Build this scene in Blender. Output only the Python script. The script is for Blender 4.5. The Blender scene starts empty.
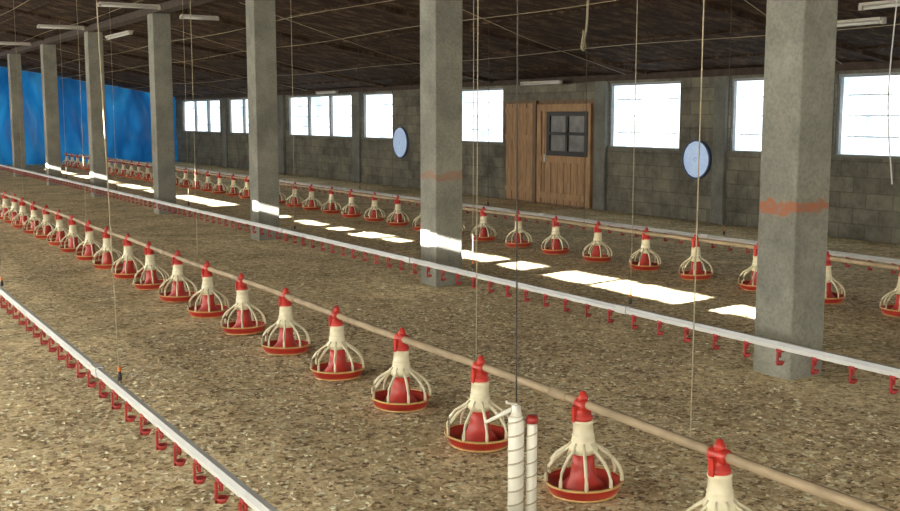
import bpy, bmesh, math, random
from mathutils import Vector, Matrix
random.seed(7)
S=bpy.context.scene
S.view_settings.view_transform='Standard'
S.view_settings.exposure=.22
COL=S.collection
# ---------------------------------------------------------------- materials
def newmat(name):
    m=bpy.data.materials.new(name); m.use_nodes=True
    nt=m.node_tree; b=nt.nodes['Principled BSDF']
    return m,nt,b
def N(nt,t,**k):
    n=nt.nodes.new(t)
    for a,v in k.items(): setattr(n,a,v)
    return n
def ramp(nt,stops):
    r=N(nt,'ShaderNodeValToRGB'); e=r.color_ramp.elements
    while len(e)<len(stops): e.new(.5)
    for i,(p,c) in enumerate(stops):
        e[i].position=p; e[i].color=(*c,1)
    return r
def simple(name,col,rough=.5,metal=0,var=.15,scale=20,bump=0.0):
    m,nt,b=newmat(name)
    tc=N(nt,'ShaderNodeTexCoord'); no=N(nt,'ShaderNodeTexNoise'); no.inputs['Scale'].default_value=scale
    no.inputs['Detail'].default_value=4
    nt.links.new(tc.outputs['Object'],no.inputs['Vector'])
    r=ramp(nt,[(.3,tuple(c*(1-var) for c in col)),(.7,tuple(min(1,c*(1+var)) for c in col))])
    nt.links.new(no.outputs['Fac'],r.inputs[0]); nt.links.new(r.outputs[0],b.inputs['Base Color'])
    b.inputs['Roughness'].default_value=rough; b.inputs['Metallic'].default_value=metal
    if bump:
        bp=N(nt,'ShaderNodeBump'); bp.inputs['Strength'].default_value=bump; bp.inputs['Distance'].default_value=.01
        nt.links.new(no.outputs['Fac'],bp.inputs['Height']); nt.links.new(bp.outputs[0],b.inputs['Normal'])
    return m
M_red=simple('red_plastic',(.46,.032,.020),.38,var=.15)
M_cream=simple('cream_plastic',(.70,.64,.44),.4,var=.08)
M_yel=simple('yellow_plastic',(.60,.39,.14),.4,var=.1)
M_pipe=simple('feed_pipe_dusty',(.34,.26,.16),.55,0,.2,8)
M_alu=simple('aluminium_rail',(.42,.43,.42),.45,.15,.08,6)
M_pvc=simple('white_pvc',(.56,.56,.53),.4,0,.05,10)
M_hose=simple('hose_wrap_white',(.70,.68,.58),.5,0,.06,10)
M_groove=simple('hose_groove_tan',(.40,.35,.24),.6)
M_redcup=simple('red_cup_plastic',(.36,.03,.025),.4)
M_cord=simple('cord_fibre',(.34,.29,.19),.9,0,.2,60)
M_dcord=simple('dark_cord',(.06,.05,.04),.8)
M_black=simple('black_plastic',(.02,.02,.02),.5)
M_orange=simple('orange_plastic',(.7,.2,.03),.4)
M_frame=simple('window_frame_paint',(.25,.27,.28),.6)
M_bar=simple('window_bar_paint',(.60,.66,.70),.5)
M_tube=simple('lamp_housing_white',(.40,.37,.32),.5,0,.1)
M_timber=simple('rafter_timber',(.045,.028,.018),.85,0,.4,7,.3)
M_blueframe=simple('fan_ring_grey',(.04,.07,.14),.5)
M_bluedisc=simple('fan_shutter_blue',(.50,.64,.86),.45,0,.08,6)
M_bluedisc.node_tree.nodes['Principled BSDF'].inputs['Emission Color'].default_value=(.38,.52,.82,1)
M_bluedisc.node_tree.nodes['Principled BSDF'].inputs['Emission Strength'].default_value=.2  # glow put into the disc for daylight coming through it
M_plinth=simple('dark_panel',(.012,.011,.010),.55)
M_glassgrey=simple('dusty_pane',(.085,.078,.068),.35,0,.45,5)

def concrete(name,base,band=True):
    m,nt,b=newmat(name)
    n1=N(nt,'ShaderNodeTexNoise'); n1.inputs['Scale'].default_value=2.2; n1.inputs['Detail'].default_value=8; n1.inputs['Roughness'].default_value=.65
    n2=N(nt,'ShaderNodeTexNoise'); n2.inputs['Scale'].default_value=45; n2.inputs['Detail'].default_value=4
    geo=N(nt,'ShaderNodeNewGeometry')
    for n in(n1,n2): nt.links.new(geo.outputs['Position'],n.inputs['Vector'])
    r1=ramp(nt,[(.30,tuple(c*.62 for c in base)),(.70,tuple(c*1.22 for c in base))])
    r2=ramp(nt,[(.3,(.8,.8,.8)),(.6,(1.05,1.05,1.02))])
    mx=N(nt,'ShaderNodeMixRGB',blend_type='MULTIPLY'); mx.inputs[0].default_value=1
    L=nt.links.new
    L(n1.outputs['Fac'],r1.inputs[0]); L(n2.outputs['Fac'],r2.inputs[0]); L(r1.outputs[0],mx.inputs[1]); L(r2.outputs[0],mx.inputs[2])
    out=mx.outputs[0]
    sp=N(nt,'ShaderNodeSeparateXYZ'); L(geo.outputs['Position'],sp.inputs[0])
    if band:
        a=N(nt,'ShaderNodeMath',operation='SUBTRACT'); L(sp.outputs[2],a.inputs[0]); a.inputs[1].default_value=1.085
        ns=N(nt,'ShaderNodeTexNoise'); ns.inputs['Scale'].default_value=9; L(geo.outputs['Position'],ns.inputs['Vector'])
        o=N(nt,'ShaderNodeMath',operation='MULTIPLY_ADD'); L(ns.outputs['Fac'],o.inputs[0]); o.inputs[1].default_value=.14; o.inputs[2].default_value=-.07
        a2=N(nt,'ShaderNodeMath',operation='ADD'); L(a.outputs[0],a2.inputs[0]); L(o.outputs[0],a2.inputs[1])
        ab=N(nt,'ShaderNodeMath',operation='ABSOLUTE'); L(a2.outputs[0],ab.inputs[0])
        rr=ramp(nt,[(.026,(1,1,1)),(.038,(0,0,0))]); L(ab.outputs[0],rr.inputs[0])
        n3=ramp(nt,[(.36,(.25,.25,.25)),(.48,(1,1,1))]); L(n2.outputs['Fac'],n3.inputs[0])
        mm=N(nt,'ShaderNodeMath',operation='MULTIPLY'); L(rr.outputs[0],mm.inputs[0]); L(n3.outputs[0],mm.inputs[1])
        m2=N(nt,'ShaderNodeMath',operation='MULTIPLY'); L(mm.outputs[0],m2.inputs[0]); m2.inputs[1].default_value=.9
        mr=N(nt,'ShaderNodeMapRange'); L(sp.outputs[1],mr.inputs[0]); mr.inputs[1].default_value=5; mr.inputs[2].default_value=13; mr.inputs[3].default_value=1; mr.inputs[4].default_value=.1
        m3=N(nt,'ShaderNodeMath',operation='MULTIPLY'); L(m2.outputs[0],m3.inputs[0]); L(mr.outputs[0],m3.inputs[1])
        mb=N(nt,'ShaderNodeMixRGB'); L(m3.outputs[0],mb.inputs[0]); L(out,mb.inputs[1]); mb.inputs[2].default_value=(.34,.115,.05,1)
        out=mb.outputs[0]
    L(out,b.inputs['Base Color']); b.inputs['Roughness'].default_value=.9
    bp=N(nt,'ShaderNodeBump'); bp.inputs['Strength'].default_value=.35; bp.inputs['Distance'].default_value=.01
    L(n2.outputs['Fac'],bp.inputs['Height']); L(bp.outputs[0],b.inputs['Normal'])
    return m
M_conc=concrete('cast_concrete',(.25,.245,.205))
M_pil=concrete('pilaster_concrete',(.155,.155,.135),False)

def blocks():
    m,nt,b=newmat('concrete_blockwork'); L=nt.links.new
    geo=N(nt,'ShaderNodeNewGeometry'); sp=N(nt,'ShaderNodeSeparateXYZ'); L(geo.outputs['Position'],sp.inputs[0])
    ad=N(nt,'ShaderNodeMath',operation='ADD'); L(sp.outputs[0],ad.inputs[0]); L(sp.outputs[1],ad.inputs[1])
    cb=N(nt,'ShaderNodeCombineXYZ'); L(ad.outputs[0],cb.inputs[0]); L(sp.outputs[2],cb.inputs[1])
    br=N(nt,'ShaderNodeTexBrick'); L(cb.outputs[0],br.inputs['Vector'])
    br.inputs['Scale'].default_value=1; br.inputs['Brick Width'].default_value=.42; br.inputs['Row Height'].default_value=.21
    br.inputs['Mortar Size'].default_value=.011; br.inputs['Mortar Smooth'].default_value=.5
    br.inputs['Color1'].default_value=(.175,.165,.13,1); br.inputs['Color2'].default_value=(.125,.118,.093,1); br.inputs['Mortar'].default_value=(.105,.098,.078,1)
    n1=N(nt,'ShaderNodeTexNoise'); n1.inputs['Scale'].default_value=1.6; n1.inputs['Detail'].default_value=10; n1.inputs['Roughness'].default_value=.75; L(geo.outputs['Position'],n1.inputs['Vector'])
    r=ramp(nt,[(.36,(.45,.44,.42)),(.5,(.88,.86,.82)),(.68,(1.35,1.31,1.2))]); L(n1.outputs['Fac'],r.inputs[0])
    mx=N(nt,'ShaderNodeMixRGB',blend_type='MULTIPLY'); mx.inputs[0].default_value=1; L(br.outputs['Color'],mx.inputs[1]); L(r.outputs[0],mx.inputs[2])
    L(mx.outputs[0],b.inputs['Base Color']); b.inputs['Roughness'].default_value=.95
    bp=N(nt,'ShaderNodeBump',invert=True); bp.inputs['Strength'].default_value=.35; bp.inputs['Distance'].default_value=.01
    L(br.outputs['Fac'],bp.inputs['Height']); L(bp.outputs[0],b.inputs['Normal'])
    return m
M_block=blocks()

def litter():
    m,nt,b=newmat('wood_shaving_litter'); L=nt.links.new
    geo=N(nt,'ShaderNodeNewGeometry')
    nd=N(nt,'ShaderNodeTexNoise'); nd.inputs['Scale'].default_value=14; nd.inputs['Detail'].default_value=3; L(geo.outputs['Position'],nd.inputs['Vector'])
    mxv=N(nt,'ShaderNodeMixRGB',blend_type='ADD'); mxv.inputs[0].default_value=.08; L(geo.outputs['Position'],mxv.inputs[1]); L(nd.outputs['Color'],mxv.inputs[2])
    v1=N(nt,'ShaderNodeTexVoronoi'); v1.inputs['Scale'].default_value=24; L(mxv.outputs[0],v1.inputs['Vector'])
    v2=N(nt,'ShaderNodeTexVoronoi'); v2.inputs['Scale'].default_value=62; L(mxv.outputs[0],v2.inputs['Vector'])
    s1=N(nt,'ShaderNodeSeparateColor'); L(v1.outputs['Color'],s1.inputs[0])
    s2=N(nt,'ShaderNodeSeparateColor'); L(v2.outputs['Color'],s2.inputs[0])
    av=N(nt,'ShaderNodeMath',operation='MULTIPLY_ADD'); L(s1.outputs[0],av.inputs[0]); av.inputs[1].default_value=.5
    a2=N(nt,'ShaderNodeMath',operation='MULTIPLY'); L(s2.outputs[0],a2.inputs[0]); a2.inputs[1].default_value=.5; L(a2.outputs[0],av.inputs[2])
    r=ramp(nt,[(.08,(.25,.175,.085)),(.28,(.54,.42,.235)),(.6,(.76,.63,.385)),(.9,(.97,.87,.62))]); L(av.outputs[0],r.inputs[0])
    nl=N(nt,'ShaderNodeTexNoise'); nl.inputs['Scale'].default_value=1.1; nl.inputs['Detail'].default_value=8; nl.inputs['Roughness'].default_value=.78; L(geo.outputs['Position'],nl.inputs['Vector'])
    rl=ramp(nt,[(.36,(.68,.66,.61)),(.56,(1.1,1.09,1.05))]); L(nl.outputs['Fac'],rl.inputs[0])
    mx=N(nt,'ShaderNodeMixRGB',blend_type='MULTIPLY'); mx.inputs[0].default_value=1; L(r.outputs[0],mx.inputs[1]); L(rl.outputs[0],mx.inputs[2])
    L(mx.outputs[0],b.inputs['Base Color']); b.inputs['Roughness'].default_value=.95
    b.inputs['Specular IOR Level'].default_value=.15
    bp=N(nt,'ShaderNodeBump'); bp.inputs['Strength'].default_value=.4; bp.inputs['Distance'].default_value=.012
    L(av.outputs[0],bp.inputs['Height']); L(bp.outputs[0],b.inputs['Normal'])
    return m
M_litter=litter()

def ceilmat():
    m,nt,b=newmat('stained_board_ceiling'); L=nt.links.new
    geo=N(nt,'ShaderNodeNewGeometry')
    mp=N(nt,'ShaderNodeMapping'); mp.inputs['Scale'].default_value=(1.3,2.2,1); L(geo.outputs['Position'],mp.inputs['Vector'])
    n1=N(nt,'ShaderNodeTexNoise'); n1.inputs['Scale'].default_value=2.0; n1.inputs['Detail'].default_value=12; n1.inputs['Roughness'].default_value=.82; L(mp.outputs[0],n1.inputs['Vector'])
    r=ramp(nt,[(.36,(.015,.008,.005)),(.50,(.044,.026,.016)),(.64,(.15,.098,.062))]); L(n1.outputs['Fac'],r.inputs[0])
    L(r.outputs[0],b.inputs['Base Color']); b.inputs['Roughness'].default_value=.95; b.inputs['Specular IOR Level'].default_value=.2
    bp=N(nt,'ShaderNodeBump'); bp.inputs['Strength'].default_value=.9; bp.inputs['Distance'].default_value=.06
    L(n1.outputs['Fac'],bp.inputs['Height']); L(bp.outputs[0],b.inputs['Normal'])
    return m
M_ceil=ceilmat()

def wood(name,c1,c2):
    m,nt,b=newmat(name); L=nt.links.new
    geo=N(nt,'ShaderNodeNewGeometry')
    mp=N(nt,'ShaderNodeMapping'); mp.inputs['Scale'].default_value=(1,9,1.2); L(geo.outputs['Position'],mp.inputs['Vector'])
    n1=N(nt,'ShaderNodeTexNoise'); n1.inputs['Scale'].default_value=3; n1.inputs['Detail'].default_value=7; L(mp.outputs[0],n1.inputs['Vector'])
    r=ramp(nt,[(.3,c1),(.7,c2)]); L(n1.outputs['Fac'],r.inputs[0]); L(r.outputs[0],b.inputs['Base Color']); b.inputs['Roughness'].default_value=.75
    return m
M_door=wood('door_timber',(.22,.125,.06),(.40,.245,.12))
M_door2=wood('door_trim_timber',(.11,.062,.034),(.19,.115,.06))

def pane():
    m,nt,b=newmat('translucent_window_film'); L=nt.links.new
    e=N(nt,'ShaderNodeEmission'); geo=N(nt,'ShaderNodeNewGeometry')
    n1=N(nt,'ShaderNodeTexNoise'); n1.inputs['Scale'].default_value=1.6; n1.inputs['Detail'].default_value=3; L(geo.outputs['Position'],n1.inputs['Vector'])
    r=ramp(nt,[(.33,(.38,.50,.60)),(.5,(.85,.95,1)),(.7,(1,1,1))]); L(n1.outputs['Fac'],r.inputs[0]); L(r.outputs[0],e.inputs[0])
    e.inputs[1].default_value=2.0
    L(e.outputs[0],nt.nodes['Material Output'].inputs[0])
    return m
M_pane=pane()
def fill_film():
    m,nt,b=newmat('daylight_curtain_film'); L=nt.links.new
    e=N(nt,'ShaderNodeEmission'); e.inputs[0].default_value=(1,.965,.87,1); e.inputs[1].default_value=12.0  # plain emitter for the fill panes added out of view
    L(e.outputs[0],nt.nodes['Material Output'].inputs[0]); return m
M_fill=fill_film()

def tarp():
    m,nt,b=newmat('blue_tarpaulin'); L=nt.links.new
    geo=N(nt,'ShaderNodeNewGeometry'); n1=N(nt,'ShaderNodeTexNoise'); n1.inputs['Scale'].default_value=1.0; n1.inputs['Detail'].default_value=4; n1.inputs['Roughness'].default_value=.5; n1.inputs['Distortion'].default_value=.6
    mp=N(nt,'ShaderNodeMapping'); mp.inputs['Scale'].default_value=(1,1,.4); L(geo.outputs['Position'],mp.inputs['Vector']); L(mp.outputs[0],n1.inputs['Vector'])
    r=ramp(nt,[(.32,(.006,.08,.22)),(.5,(.014,.17,.39)),(.7,(.03,.28,.54))]); L(n1.outputs['Fac'],r.inputs[0])
    L(r.outputs[0],b.inputs['Base Color']); b.inputs['Roughness'].default_value=.45
    t=N(nt,'ShaderNodeBsdfTranslucent'); L(r.outputs[0],t.inputs[0])
    mx=N(nt,'ShaderNodeMixShader'); mx.inputs[0].default_value=.5; L(b.outputs[0],mx.inputs[1]); L(t.outputs[0],mx.inputs[2]); L(mx.outputs[0],nt.nodes['Material Output'].inputs[0])
    return m
M_tarp=tarp()

# ---------------------------------------------------------------- geometry helper
class MB:
    def __init__(s): s.v=[];s.f=[];s.m=[];s.sm=[];s.mats=[]
    def mi(s,mat):
        if mat not in s.mats: s.mats.append(mat)
        return s.mats.index(mat)
    def add(s,vs,fs,mat,smooth=False):
        o=len(s.v); s.v+= [tuple(v) for v in vs]; i=s.mi(mat)
        for f in fs: s.f.append(tuple(o+a for a in f)); s.m.append(i); s.sm.append(smooth)
    def box(s,a,b,mat):
        x0,y0,z0=a;x1,y1,z1=b
        s.add([(x0,y0,z0),(x1,y0,z0),(x1,y1,z0),(x0,y1,z0),(x0,y0,z1),(x1,y0,z1),(x1,y1,z1),(x0,y1,z1)],
          [(0,3,2,1),(4,5,6,7),(0,1,5,4),(1,2,6,5),(2,3,7,6),(3,0,4,7)],mat)
    def lathe(s,prof,mat,seg=24,c=(0,0,0),smooth=True,axis='Z'):
        vs=[];fs=[]
        for (r,z) in prof:
            for k in range(seg):
                a=2*math.pi*k/seg
                p=(r*math.cos(a),r*math.sin(a),z)
                if axis=='X': p=(z,r*math.cos(a),r*math.sin(a))
                if axis=='Y': p=(r*math.cos(a),z,r*math.sin(a))
                vs.append((p[0]+c[0],p[1]+c[1],p[2]+c[2]))
        n=len(prof)
        for i in range(n-1):
            for k in range(seg):
                k2=(k+1)%seg
                fs.append((i*seg+k,i*seg+k2,(i+1)*seg+k2,(i+1)*seg+k))
        s.add(vs,fs,mat,smooth)
    def tube(s,pts,r,mat,seg=6,closed=False):
        vs=[];fs=[]; pts=[Vector(p) for p in pts]; n=len(pts)
        for i,p in enumerate(pts):
            if closed: t=pts[(i+1)%n]-pts[i-1]
            else: t=pts[min(i+1,n-1)]-pts[max(i-1,0)]
            t.normalize()
            up=Vector((0,0,1)) if abs(t.z)<.95 else Vector((1,0,0))
            a=t.cross(up).normalized(); b=a.cross(t)
            rr=r[i] if isinstance(r,list) else r
            for k in range(seg):
                an=2*math.pi*k/seg; vs.append(p+a*rr*math.cos(an)+b*rr*math.sin(an))
        for i in range(n if closed else n-1):
            j=(i+1)%n
            for k in range(seg):
                k2=(k+1)%seg; fs.append((i*seg+k,i*seg+k2,j*seg+k2,j*seg+k))
        if not closed:
            fs.append(tuple(range(seg))[::-1]); fs.append(tuple((n-1)*seg+k for k in range(seg)))
        s.add(vs,fs,mat,True)
    def mesh(s,name):
        me=bpy.data.meshes.new(name); me.from_pydata(s.v,[],s.f)
        for m in s.mats: me.materials.append(m)
        me.polygons.foreach_set('material_index',s.m); me.polygons.foreach_set('use_smooth',s.sm)
        me.update(); return me
    def obj(s,name,loc=(0,0,0),bevel=0,parent=None):
        o=bpy.data.objects.new(name,s.mesh(name)); o.location=loc; COL.objects.link(o)
        if bevel:
            b=o.modifiers.new('bevel','BEVEL'); b.width=bevel; b.segments=2; b.limit_method='ANGLE'
        if parent: o.parent=parent
        return o

YN,YF=-4.0,40.0
XW=12.2; XL=-4.0
SL=.165; RX=1.0
def cz(x):
    zr=2.37+SL*(XW-RX)
    return 2.37+SL*(XW-x) if x>=RX else zr-(RX-x)*(zr-3.40)/(RX-XL)
colY=[-.08,4.57,8.95,13.60,18.18,22.75,27.27,31.83,36.4]
CX=5.26; C=.305
# ---------------------------------------------------------------- floor
b=MB(); b.box((XL-.2,YN-.2,-.1),(XW+.2,YF+.6,0),M_litter); b.obj('floor')
b=MB()
M_sh=[simple('shaving_pale',(.95,.87,.64),.9),simple('shaving_tan',(.68,.54,.32),.9),simple('shaving_mid',(.84,.71,.47),.9),simple('shaving_dark',(.27,.185,.10),.9)]
def chips(n,x0,x1,y0,y1,smin,smax):
    for i in range(n):
        x=random.uniform(x0,x1);y=random.uniform(y0,y1)
        if CX-.03<x<CX+C+.03 and any(c-.03<y<c+C+.03 for c in colY): continue
        l=random.uniform(smin,smax);w=l*random.uniform(.3,.8);a=random.uniform(0,math.pi)
        tx=random.uniform(-.5,.5);ty=random.uniform(-.5,.5)
        ca,sa=math.cos(a),math.sin(a);pts=[]
        for (u,v) in((-l,-w),(l,-w),(l*.8,w),(-l*.7,w)):
            pts.append((x+u*ca-v*sa,y+u*sa+v*ca,.003+abs(u*tx*.5+v*ty)))
        b.add(pts,[(0,1,2,3)],random.choice(M_sh))
chips(32000,-.8,5.1,1.6,8,.007,.019)
chips(17000,1.5,8.5,5,14,.008,.021)
b.obj('scattered_wood_shavings')

# ---------------------------------------------------------------- ceiling
b=MB()
for (xa,xb) in((RX,XW+.3),(XL-.3,RX)):
    za,zb=cz(xa),cz(xb)
    b.add([(xa,YN-.2,za),(xb,YN-.2,zb),(xb,YF+.6,zb),(xa,YF+.6,za),(xa,YN-.2,za+.12),(xb,YN-.2,zb+.12),(xb,YF+.6,zb+.12),(xa,YF+.6,za+.12)],
      [(0,3,2,1),(4,5,6,7),(0,1,5,4),(1,2,6,5),(2,3,7,6),(3,0,4,7)],M_ceil)
b.obj('ceiling')
b=MB()
for y in colY:
    xa,xb=RX,XW-.12
    za,zb=cz(xa),cz(xb); h=.06
    b.add([(xa,y+.1,za-h),(xb,y+.1,zb-h),(xb,y+.2,zb-h),(xa,y+.2,za-h),(xa,y+.1,za+.01),(xb,y+.1,zb+.01),(xb,y+.2,zb+.01),(xa,y+.2,za+.01)],
         [(0,3,2,1),(4,5,6,7),(0,1,5,4),(1,2,6,5),(2,3,7,6),(3,0,4,7)],M_ceil)
for x in(2.6,4.1,6.9,8.5,10.1,11.4):
    b.box((x,YN,cz(x)-.025),(x+.05,YF-.5,cz(x)+.01),M_ceil)
b.obj('ceiling_rafters')
b=MB(); b.box((5.28,YN,3.36),(5.52,YF-.4,3.48),M_timber); b.obj('ceiling_beam')

# ---------------------------------------------------------------- right wall with windows
ZS,ZT,ZC=1.10,2.22,2.385
wins=[(3.2,4.6,1),(5.6,7.0,1),(8.75,10.0,1),(10.65,11.96,1),(13.03,14.83,2),(18.1,19.9,2),(22.76,24.4,2),(24.97,29.16,3),(30.3,34.1,3),(34.9,39.0,3)]
b=MB()
T=.2
b.box((XW,YN,0),(XW+T,YF,ZS),M_block)
b.box((XW,YN,ZT),(XW+T,YF,ZC),M_block)
y=YN
for (a,c,n) in wins:
    b.box((XW,y,ZS),(XW+T,a,ZT),M_block); y=c
b.box((XW,y,ZS),(XW+T,YF,ZT),M_block)
b.obj('wall_right')
for (ya,w) in((14.83,.3),(11.98,.25),(10.1,.3),(20.2,.35),(24.45,.4),(29.3,.45),(34.2,.4),(7.6,.3)):
    b=MB(); b.box((XW-.06,ya,0),(XW-.001,ya+w,ZC-.09),M_pil); b.obj('wall_pilaster',bevel=.01)
b=MB(); b.box((XW-.08,YN,ZT+.04),(XW-.001,YF-.5,ZC-.02),M_timber); b.obj('trim_1')
for i,(a,c,n) in enumerate(wins):
    b=MB(); x0=XW+.05
    b.box((x0+.06,a,ZS),(x0+.08,c,ZT),M_pane)
    fw=.04
    for (p,q) in(((x0,a,ZS),(x0+.06,c,ZS+fw)),((x0,a,ZT-fw),(x0+.06,c,ZT)),((x0,a,ZS+fw),(x0+.06,a+fw,ZT-fw)),((x0,c-fw,ZS+fw),(x0+.06,c,ZT-fw))):
        b.box(p,q,M_frame)
    b.box((x0-.05,a,ZS),(x0,c,ZS+.03),M_pil)
    for k in range(1,n if n>2 else 1):
        ym=a+(c-a)*k/n; b.box((x0,ym-.06,ZS+fw),(x0+.06,ym+.06,ZT-fw),M_frame)
    for k in range(1,4):
        z=ZS+(ZT-ZS)*k/4; 
        for j in range(n):
            ya=a+(c-a)*j/n+.14; yb=a+(c-a)*(j+1)/n-.14
            b.box((x0+.04,ya,z-.008),(x0+.055,yb,z+.008),M_bar)
    b.obj('window_%d'%(i+1))

# ---------------------------------------------------------------- door
b=MB(); x0=XW-.07
b.box((x0+.03,15.15,0),(XW-.001,17.95,1.95),M_door2)
y=15.18
while y<16.78:
    w=min(.2,16.8-y); b.box((x0,y+.008,.03),(x0+.03,y+w-.008,1.88),M_door); y+=w
for z in(.12,.80,1.75): b.box((x0-.025,15.18,z),(x0,16.8,z+.12),M_door)
for yy in(15.18,16.67): b.box((x0-.027,yy,.03),(x0,yy+.13,1.88),M_door)
# four-pane window leaf
for (p,q) in(((15.25,.93),(16.48,1.02)),((15.25,1.66),(16.48,1.74)),((15.25,1.02),(15.35,1.66)),((16.38,1.02),(16.48,1.66)),((15.83,1.02),(15.90,1.66)),((15.35,1.31),(16.38,1.37))):
    b.box((x0-.04,p[0],p[1]),(x0-.002,q[0],q[1]),M_plinth)
for (ya,yb) in((15.35,15.83),(15.90,16.38)):
    for (za,zb) in((1.02,1.31),(1.37,1.66)): b.box((x0-.014,ya,za),(x0-.002,yb,zb),M_glassgrey)
y=16.95
while y<17.85:
    w=min(.24,17.88-y); b.box((x0,y+.008,.03),(x0+.03,y+w-.008,1.90),M_door); y+=w
for z in(.2,1.2,1.72): b.box((x0-.022,16.95,z),(x0,17.88,z+.1),M_door)
b.box((x0-.04,16.82,0),(x0+.02,16.93,1.95),M_door2)
b.box((x0-.05,16.5,.8),(x0-.025,16.55,.95),M_alu)
b.obj('door_1',bevel=.004)

# ---------------------------------------------------------------- left wall with added fill panes + sun slots
K=.2875; KY=.15
WZ0,WZ1=1.15,2.85
b=MB()
b.box((XL-.15,YN,0),(XL,YF,WZ0),M_block)
b.box((XL-.15,YN,WZ1),(XL,YF,2.95),M_block)
b.box((XL-.02,YN,2.95),(XL,YF,3.03),M_block)
b.box((XL-.02,YN,3.23),(XL,YF,3.42),M_block)
segs=[(5.9,6.7,.12),(7.08,8.34,.15),(8.42,9.5,.13),(9.56,10.07,.12),(10.3,11.3,.10),(12.5,13.0,.06),(13.15,14.05,.12),(14.25,14.7,.07),(15.1,16.0,.07),(16.6,16.95,.09),
 (19.4,21.2,.14),(21.4,22.4,.12),(22.9,24.5,.09),(25,26.9,.10),(27.4,29.3,.08),(30,31.5,.1),(32.4,36,.08)]
zc=.455+(5.3-XL)*K
y=YN; dy=KY*(6.9-XL)
for (a,c,h) in segs:
    a-=dy;c-=dy
    b.box((XL-.02,y,3.03),(XL,a,3.23),M_block)
    n=max(2,int((c-a)/.16))
    for q in range(n):
        ya=a+(c-a)*q/n; yb=a+(c-a)*(q+1)/n
        j1=random.uniform(-.012,.012); j2=random.uniform(-.012,.012)
        b.box((XL-.02,ya,3.03),(XL,yb,zc-h/2+j1),M_block); b.box((XL-.02,ya,zc+h/2+j2),(XL,yb,3.23),M_block)
    y=c
b.box((XL-.02,y,3.03),(XL,YF,3.23),M_block)
y=YN
wl=[]
while y<YF:
    b.box((XL-.15,y,WZ0),(XL,min(y+.5,YF),WZ1),M_block)
    if y+.5<YF: wl.append((y+.5,min(y+4,YF)))
    y+=4.0
b.obj('wall_left')
for i,(a,c) in enumerate(wl):
    w=MB(); w.box((XL-.10,a,WZ0),(XL-.08,c,WZ1),M_fill)  # emissive strip out of view, added to brighten floor and columns
    for yy in(a,(a+c)/2-.03,c-.06): w.box((XL-.08,yy,WZ0),(XL-.03,yy+.06,WZ1),M_frame)
    for zz in(WZ0,WZ1-.06): w.box((XL-.08,a,zz),(XL-.03,c,zz+.06),M_frame)
    w.obj('window_%d'%(20+i))
b=MB()
b.box((XL-.15,YN-.15,0),(XW+.2,YN,.9),M_block)
def gable(z0):
    vs=[(XL-.15,YN-.15,z0),(XW+.2,YN-.15,z0),(XW+.2,YN-.15,cz(XW+.2)+.05),(RX,YN-.15,cz(RX)+.05),(XL-.15,YN-.15,cz(XL-.15)+.05)]
    vs+= [(x,YN,z) for x,_,z in vs]
    b.add(vs,[(0,1,2,3,4),(9,8,7,6,5)]+[(i,(i+1)%5,(i+1)%5+5,i+5) for i in range(5)],M_block)
gable(2.2)
for (xa,xb) in((XL-.15,-2.6),(1.0,3.0),(6.6,8.6),(11.6,XW+.2)): b.box((xa,YN-.15,.9),(xb,YN,2.2),M_block)
b.obj('wall_front')
for i,(xa,xb) in enumerate(((-2.6,1),(3,6.6),(8.6,11.6))):
    w=MB(); w.box((xa,YN-.1,.9),(xb,YN-.08,2.2),M_fill)  # emissive panel behind the camera, added as fill from the near end
    w.box((xa,YN-.08,.9),(xb,YN-.03,.96),M_frame); w.box((xa,YN-.08,2.14),(xb,YN-.03,2.2),M_frame); w.box(((xa+xb)/2-.03,YN-.08,.96),((xa+xb)/2+.03,YN-.03,2.14),M_frame)
    w.obj('window_%d'%(40+i))

# ---------------------------------------------------------------- blue tarp at far end
b=MB(); vs=[];fs=[]; nx=260; nz=24
for i in range(nx+1):
    x=XL+(XW-XL)*i/nx
    for j in range(nz+1):
        t=j/nz; z=.0+t*(cz(x)-.02)
        yy=YF-.35+.17*math.sin(x*3.1+.9*math.sin(z*1.7))*(1-.3*t)+.08*math.sin(x*8+z*2.3)+.06*math.sin(z*4+x*1.3)+.02*math.sin(x*15-z*3)
        vs.append((x,yy,z))
for i in range(nx):
    for j in range(nz):
        a=i*(nz+1)+j; fs.append((a,a+nz+1,a+nz+2,a+1))
b.add(vs,fs,M_tarp,True); b.obj('blue_tarpaulin_curtain')

# ---------------------------------------------------------------- columns
for i,y in enumerate(colY):
    b=MB()
    b.box((0,0,0),(C,C,3.355),M_conc)
    b.obj('concrete_column',(CX-(.01*(i-2) if i>2 else 0),y,0),bevel=.012)

# ---------------------------------------------------------------- feeders
f=MB()
f.lathe([(0,.003),(.11,.0),(.145,.012),(.166,.05),(.172,.064),(.166,.066),(.156,.05),(.135,.024),(.08,.02),(0,.02)],M_red,28)
f.tube([(.171*math.cos(a),.171*math.sin(a),.065) for a in [2*math.pi*k/28 for k in range(28)]],.006,M_yel,6,True)
f.tube([(.147*math.cos(a),.147*math.sin(a),.014) for a in [2*math.pi*k/28 for k in range(28)]],.005,M_yel,5,True)
f.lathe([(.10,.02),(.092,.045),(.062,.075),(.050,.13),(.047,.20),(.0,.20)],M_red,20)
for k in range(9):
    a=2*math.pi*k/9+.15; c,s=math.cos(a),math.sin(a)
    pr=[(.168,.066),(.167,.10),(.156,.135),(.130,.168),(.098,.192),(.07,.210),(.048,.235)]
    f.tube([(r*c,r*s,z) for r,z in pr],.0082,M_cream,6)
f.lathe([(.050,.185),(.066,.20),(.066,.222),(.054,.235),(.049,.262),(.051,.267),(.047,.272),(.043,.318),(.047,.322),(.047,.335),(.0,.336)],M_cream,20)
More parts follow.
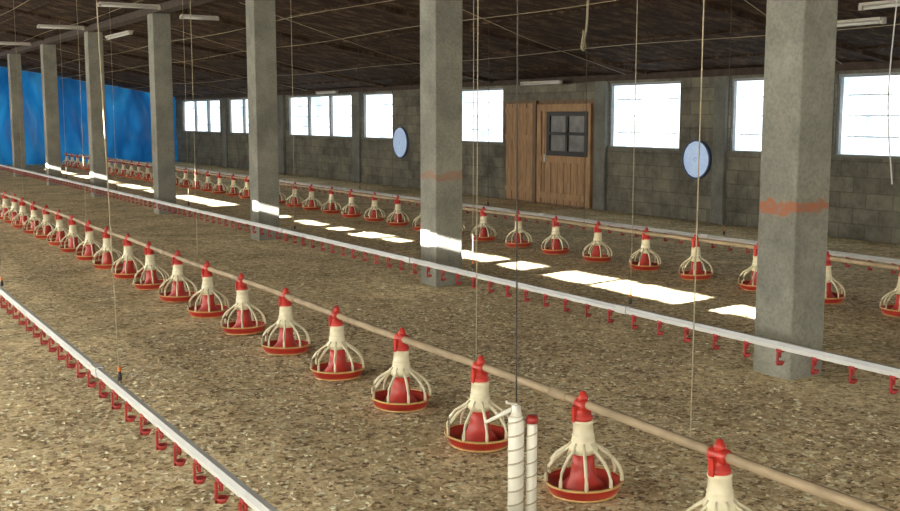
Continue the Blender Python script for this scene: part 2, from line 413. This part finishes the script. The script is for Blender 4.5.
f.lathe([(.036,.33),(.043,.338),(.043,.352),(.036,.357),(.036,.378),(.030,.385),(.024,.40),(.021,.425),(.024,.43),(.021,.44),(.010,.462),(.0,.465)],M_red,18)
f.lathe([(.0,-.04),(.028,-.04),(.030,-.035),(.030,.035),(.028,.04),(.0,.04)],M_red,14,(0.0,0,.40),axis='Y')
f.box((-.05,-.012,.33),(-.03,.012,.40),M_red)
FM=f.mesh('poultry_feeder')
def feeders(x,y0,y1,off,sp):
    y=off
    while y-sp>y0: y-=sp
    while y<y1:
        o=bpy.data.objects.new('poultry_feeder',FM); o.location=(x+random.uniform(-.01,.01),y+random.uniform(-.01,.01),0); o.rotation_euler=(random.uniform(-.03,.03),random.uniform(-.03,.03),random.uniform(-.3,.3)); COL.objects.link(o); y+=sp
feeders(2.88,.3,36,3.63,.835)
feeders(7.82,2,38,8.04,.80)
for x in(2.88,7.82):
    b=MB(); pts=[]
    y=-3.5
    while y<38.5:
        pts.append((x,y,.405+.006*math.sin(y*1.9))); y+=.5
    b.tube(pts,.0205,M_pipe,12)
    y=-2.3
    while y<38: b.lathe([(.0205,-.06),(.025,-.06),(.025,.06),(.0205,.06)],M_pipe,12,(x,y,.405+.006*math.sin(y*1.9)),axis='Y'); y+=3.05
    b.obj('feed_auger_pipe')

# ---------------------------------------------------------------- drinker lines
def drinker(x,z,y0,y1):
    b=MB()
    b.add([(x-.018,y0,z+.024),(x+.018,y0,z+.024),(x+.011,y0,z+.045),(x-.011,y0,z+.045),(x-.018,y1,z+.024),(x+.018,y1,z+.024),(x+.011,y1,z+.045),(x-.011,y1,z+.045)],
      [(0,1,2,3),(7,6,5,4),(0,4,5,1),(1,5,6,2),(2,6,7,3),(3,7,4,0)],M_alu)
    b.box((x-.012,y0,z),(x+.012,y1,z+.0245),M_pvc)
    y=y0+.1
    i=0
    while y<y1:
        b.box((x-.015,y-.018,z-.014),(x+.015,y+.018,z+.004),M_redcup)
        b.lathe([(.0,-.012),(.008,-.012),(.008,-.045),(.0,-.048)],M_redcup,6,(x,y,z))
        b.box((x-.024,y-.006,z-.085),(x-.014,y+.006,z-.01),M_redcup)
        b.box((x-.024,y-.006,z-.09),(x+.005,y+.006,z-.078),M_redcup)
        b.lathe([(.0,-.092),(.014,-.092),(.027,-.070),(.024,-.070),(.012,-.084),(.0,-.084)],M_redcup,8,(x+.002,y,z))
        y+=.25; i+=1
        if i%12==0: b.box((x-.021,y-.17,z-.003),(x+.021,y-.07,z+.048),M_pvc)
    b.obj('nipple_drinker_line')
drinker(1.26,.335,-3.4,38.5)
drinker(4.75,.33,-3.4,38.5)
drinker(8.45,.33,-3.4,38.5)

# ---------------------------------------------------------------- suspension cords
def cord(x,y,z,mat=M_cord,r=.003,adj=True,dx=0,dyy=0):
    b=MB(); zt=cz(x+dx)-.005
    b.tube([(x,y,z),(x+dx*.5+.004,y+dyy*.5,(z+zt)/2),(x+dx,y+dyy,zt)],r,mat,6)
    if adj:
        b.lathe([(0,0),(.010,0),(.012,.02),(.006,.045),(0,.05)],M_black,8,(x,y,z+.02))
        b.lathe([(0,0),(.008,0),(.008,.02),(0,.025)],M_orange,8,(x,y,z+.065))
    b.obj('suspension_cord')
for y in(5.12,8.5,11.6,15,18,21): cord(1.26,y,.382,r=.0028,dyy=.35)
for y in(2.97,4.50,8.9,13,17,21): cord(2.88,y,.43,M_cord,.0025,False)
for y in(5.5,7.48,11.2,15,19,23): cord(4.75,y,.378,M_cord,.003)
for y in(6.9,9.9,14.6,18.9,23,27): cord(7.82,y,.43,M_dcord,.0035,False)
for y in(8.3,12.9,17,21.5): cord(8.45,y,.378,M_dcord,.0035)
b=MB()
for x in(3.6,4.78,6.6,7.82,9.8):
    z=cz(x)-.16
    pts=[]; y=-3.5
    while y<39: pts.append((x+.04,y,z+.02*math.sin(y*.9+x))); y+=1.0
    b.tube(pts,.0045,M_cord,5)
for k in range(7):
    y=7+k*4.3; x0=5.8; x1=11.8
    b.tube([(x0,y,cz(x0)-.10),((x0+x1)/2,y+1.2,cz((x0+x1)/2)-.2),(x1,y+2.6,cz(x1)-.10)],.0045,M_cord,5)
b.obj('winch_cables')

# knotted rope end hanging
b=MB(); pts=[]
bx,by,bt=6.49,8.27,cz(6.49)-.03
L_=bt-2.30
for k in range(30):
    t=k/29; pts.append((bx+.02*math.sin(t*9)+.04*(1-t),by-.10*(1-t)+.02*math.sin(t*7+1),bt-t*L_))
b.tube(pts,.011,M_cord,6)
for q in range(4):
    cpt=[(bx+.035*math.cos(a)*(1+.2*q),by+.04*math.cos(a),2.42-.035*q+.04*math.sin(a)) for a in [2*math.pi*k/12 for k in range(12)]]
    b.tube(cpt,.009,M_cord,5,True)
b.obj('knotted_rope')

# spiral wrapped hose standing by the feeder line
b=MB()
hx,hy=2.34,3.33
def spiral(ox,oy,top,r,w):
    prof=[(0,0),(r,0),(r,top-.01),(r*.8,top),(0,top+.002)]
    b.lathe(prof,M_hose,20,(hx+ox,hy+oy,0))
    hp=[];n=int(top/.055*24)
    for k in range(n):
        a=2*math.pi*k/24; zz=.01+k/24*.055
        if zz<top-.008: hp.append((hx+ox+(r+.0005)*math.cos(a),hy+oy+(r+.0005)*math.sin(a),zz))
    b.tube(hp,w,M_groove,6)
spiral(-.018,.010,.505,.031,.0035)
spiral(.036,-.020,.475,.021,.003)
b.lathe([(.0,0),(.024,0),(.024,.02),(.016,.03),(.0,.03)],M_redcup,12,(hx+.036,hy-.02,.475))
b.lathe([(.0,0),(.022,0),(.018,.04),(.0,.045)],M_hose,12,(hx-.018,hy+.01,.505))
b.tube([(hx-.025,hy+.014,.535),(hx-.08,hy+.05,.50),(hx-.12,hy+.075,.475)],[.011,.008,.006],M_hose,8)
b.tube([(hx-.015,hy+.008,.55),(hx-.05,hy+.03,.555),(hx-.07,hy-.0,.57)],.006,M_hose,6)
zt=cz(hx)-.005
b.tube([(hx-.018,hy+.01,.53),(hx-.03,hy+.02,zt)],.003,M_dcord,6)
b.obj('spiral_wrapped_hose')

# ---------------------------------------------------------------- fan shutters on wall
for (y,z,r) in((12.60,.98,.31),(22.35,1.05,.37)):
    b=MB()
    b.lathe([(r,.0),(r,-.045),(r-.025,-.05),(r-.025,-.03),(r-.025,-.0)],M_blueframe,36,(0,0,0),axis='X')
    b.lathe([(r-.026,-.03),(r*.5,-.042),(.05,-.045),(0,-.045)],M_bluedisc,36,(0,0,0),axis='X')
    b.lathe([(.04,-.045),(.04,-.055),(0,-.058)],M_bluedisc,16,(0,0,0),axis='X')
    for k in range(-3,4):
        zz=k*r*.25; w=math.sqrt(r*r-zz*zz)-.04
        b.tube([(-.046,-w,zz),(-.046,w,zz)],.004,M_bluedisc,5)
    b.box((-.04,-.02,-.40),(-.001,.02,-r),M_pil)
    b.obj('wall_fan_shutter',(XW-.001,y,z))

# ---------------------------------------------------------------- tube lights
def tubelight(x,y,z,l,alongx=False):
    b=MB()
    if alongx:
        b.box((-l/2,-.05,0),(l/2,.05,.03),M_tube); b.lathe([(0,-l/2+.03),(.018,-l/2+.03),(.018,l/2-.03),(0,l/2-.03)],M_pvc,10,(0,0,-.02),axis='X')
        for s in(-1,1): b.box((s*l/2-.02,-.03,-.04),(s*l/2+.02,.03,.01),M_tube)
    else:
        b.box((-.05,-l/2,0),(.05,l/2,.03),M_tube); b.lathe([(0,-l/2+.03),(.018,-l/2+.03),(.018,l/2-.03),(0,l/2-.03)],M_pvc,10,(0,0,-.02),axis='Y')
        for s in(-1,1): b.box((-.03,s*l/2-.02,-.04),(.03,s*l/2+.02,.01),M_tube)
    for s in(-.3,.3):
        p=(s*l,0) if alongx else (0,s*l)
        b.tube([(p[0],p[1],.03),(p[0],p[1],cz(x+p[0])-z-.003)],.004,M_dcord,5)
    b.obj('tube_light',(x,y,z))
tubelight(4.5,16.8,3.32,.9,True)
tubelight(5.75,17.3,3.24,.6,True)
tubelight(5.2,20.2,3.12,1.6,False)
tubelight(4.4,21.2,3.30,.8,True)
tubelight(4.4,26.5,3.3,.8,True)
tubelight(9.9,7.9,2.66,.7)
tubelight(9.3,7.0,2.75,.7)
tubelight(11.9,16.4,2.27,1.2)
tubelight(11.9,25.8,2.27,1.2)
b=MB(); pts=[]
for k in range(24):
    t=k/23; pts.append((7.7+.03*math.sin(t*6),5.75+.05*math.sin(t*4.5),2.6-t*1.5))
b.tube([(7.7,5.75,cz(7.7)-.02)]+pts,.006,M_pvc,6); b.obj('hanging_cable')

# ---------------------------------------------------------------- light
sun=bpy.data.lights.new('sun','SUN'); sun.energy=95; sun.angle=math.radians(.2); sun.color=(1,.98,.97)
so=bpy.data.objects.new('sun',sun); COL.objects.link(so)
so.rotation_euler=Vector((1,KY,-K)).to_track_quat('-Z','Y').to_euler(); so.location=(-10,0,8)
w=bpy.data.worlds.new('World'); S.world=w; w.use_nodes=True
bg=w.node_tree.nodes['Background']; bg.inputs[0].default_value=(.75,.87,1,1); bg.inputs[1].default_value=1.6

cam=bpy.data.cameras.new('camera'); co=bpy.data.objects.new('camera',cam); COL.objects.link(co)
co.location=(0,0,1.65); cam.sensor_width=36; cam.lens=43.2
co.rotation_euler=(math.radians(90-7.33),0,math.radians(-31.2))
S.camera=co
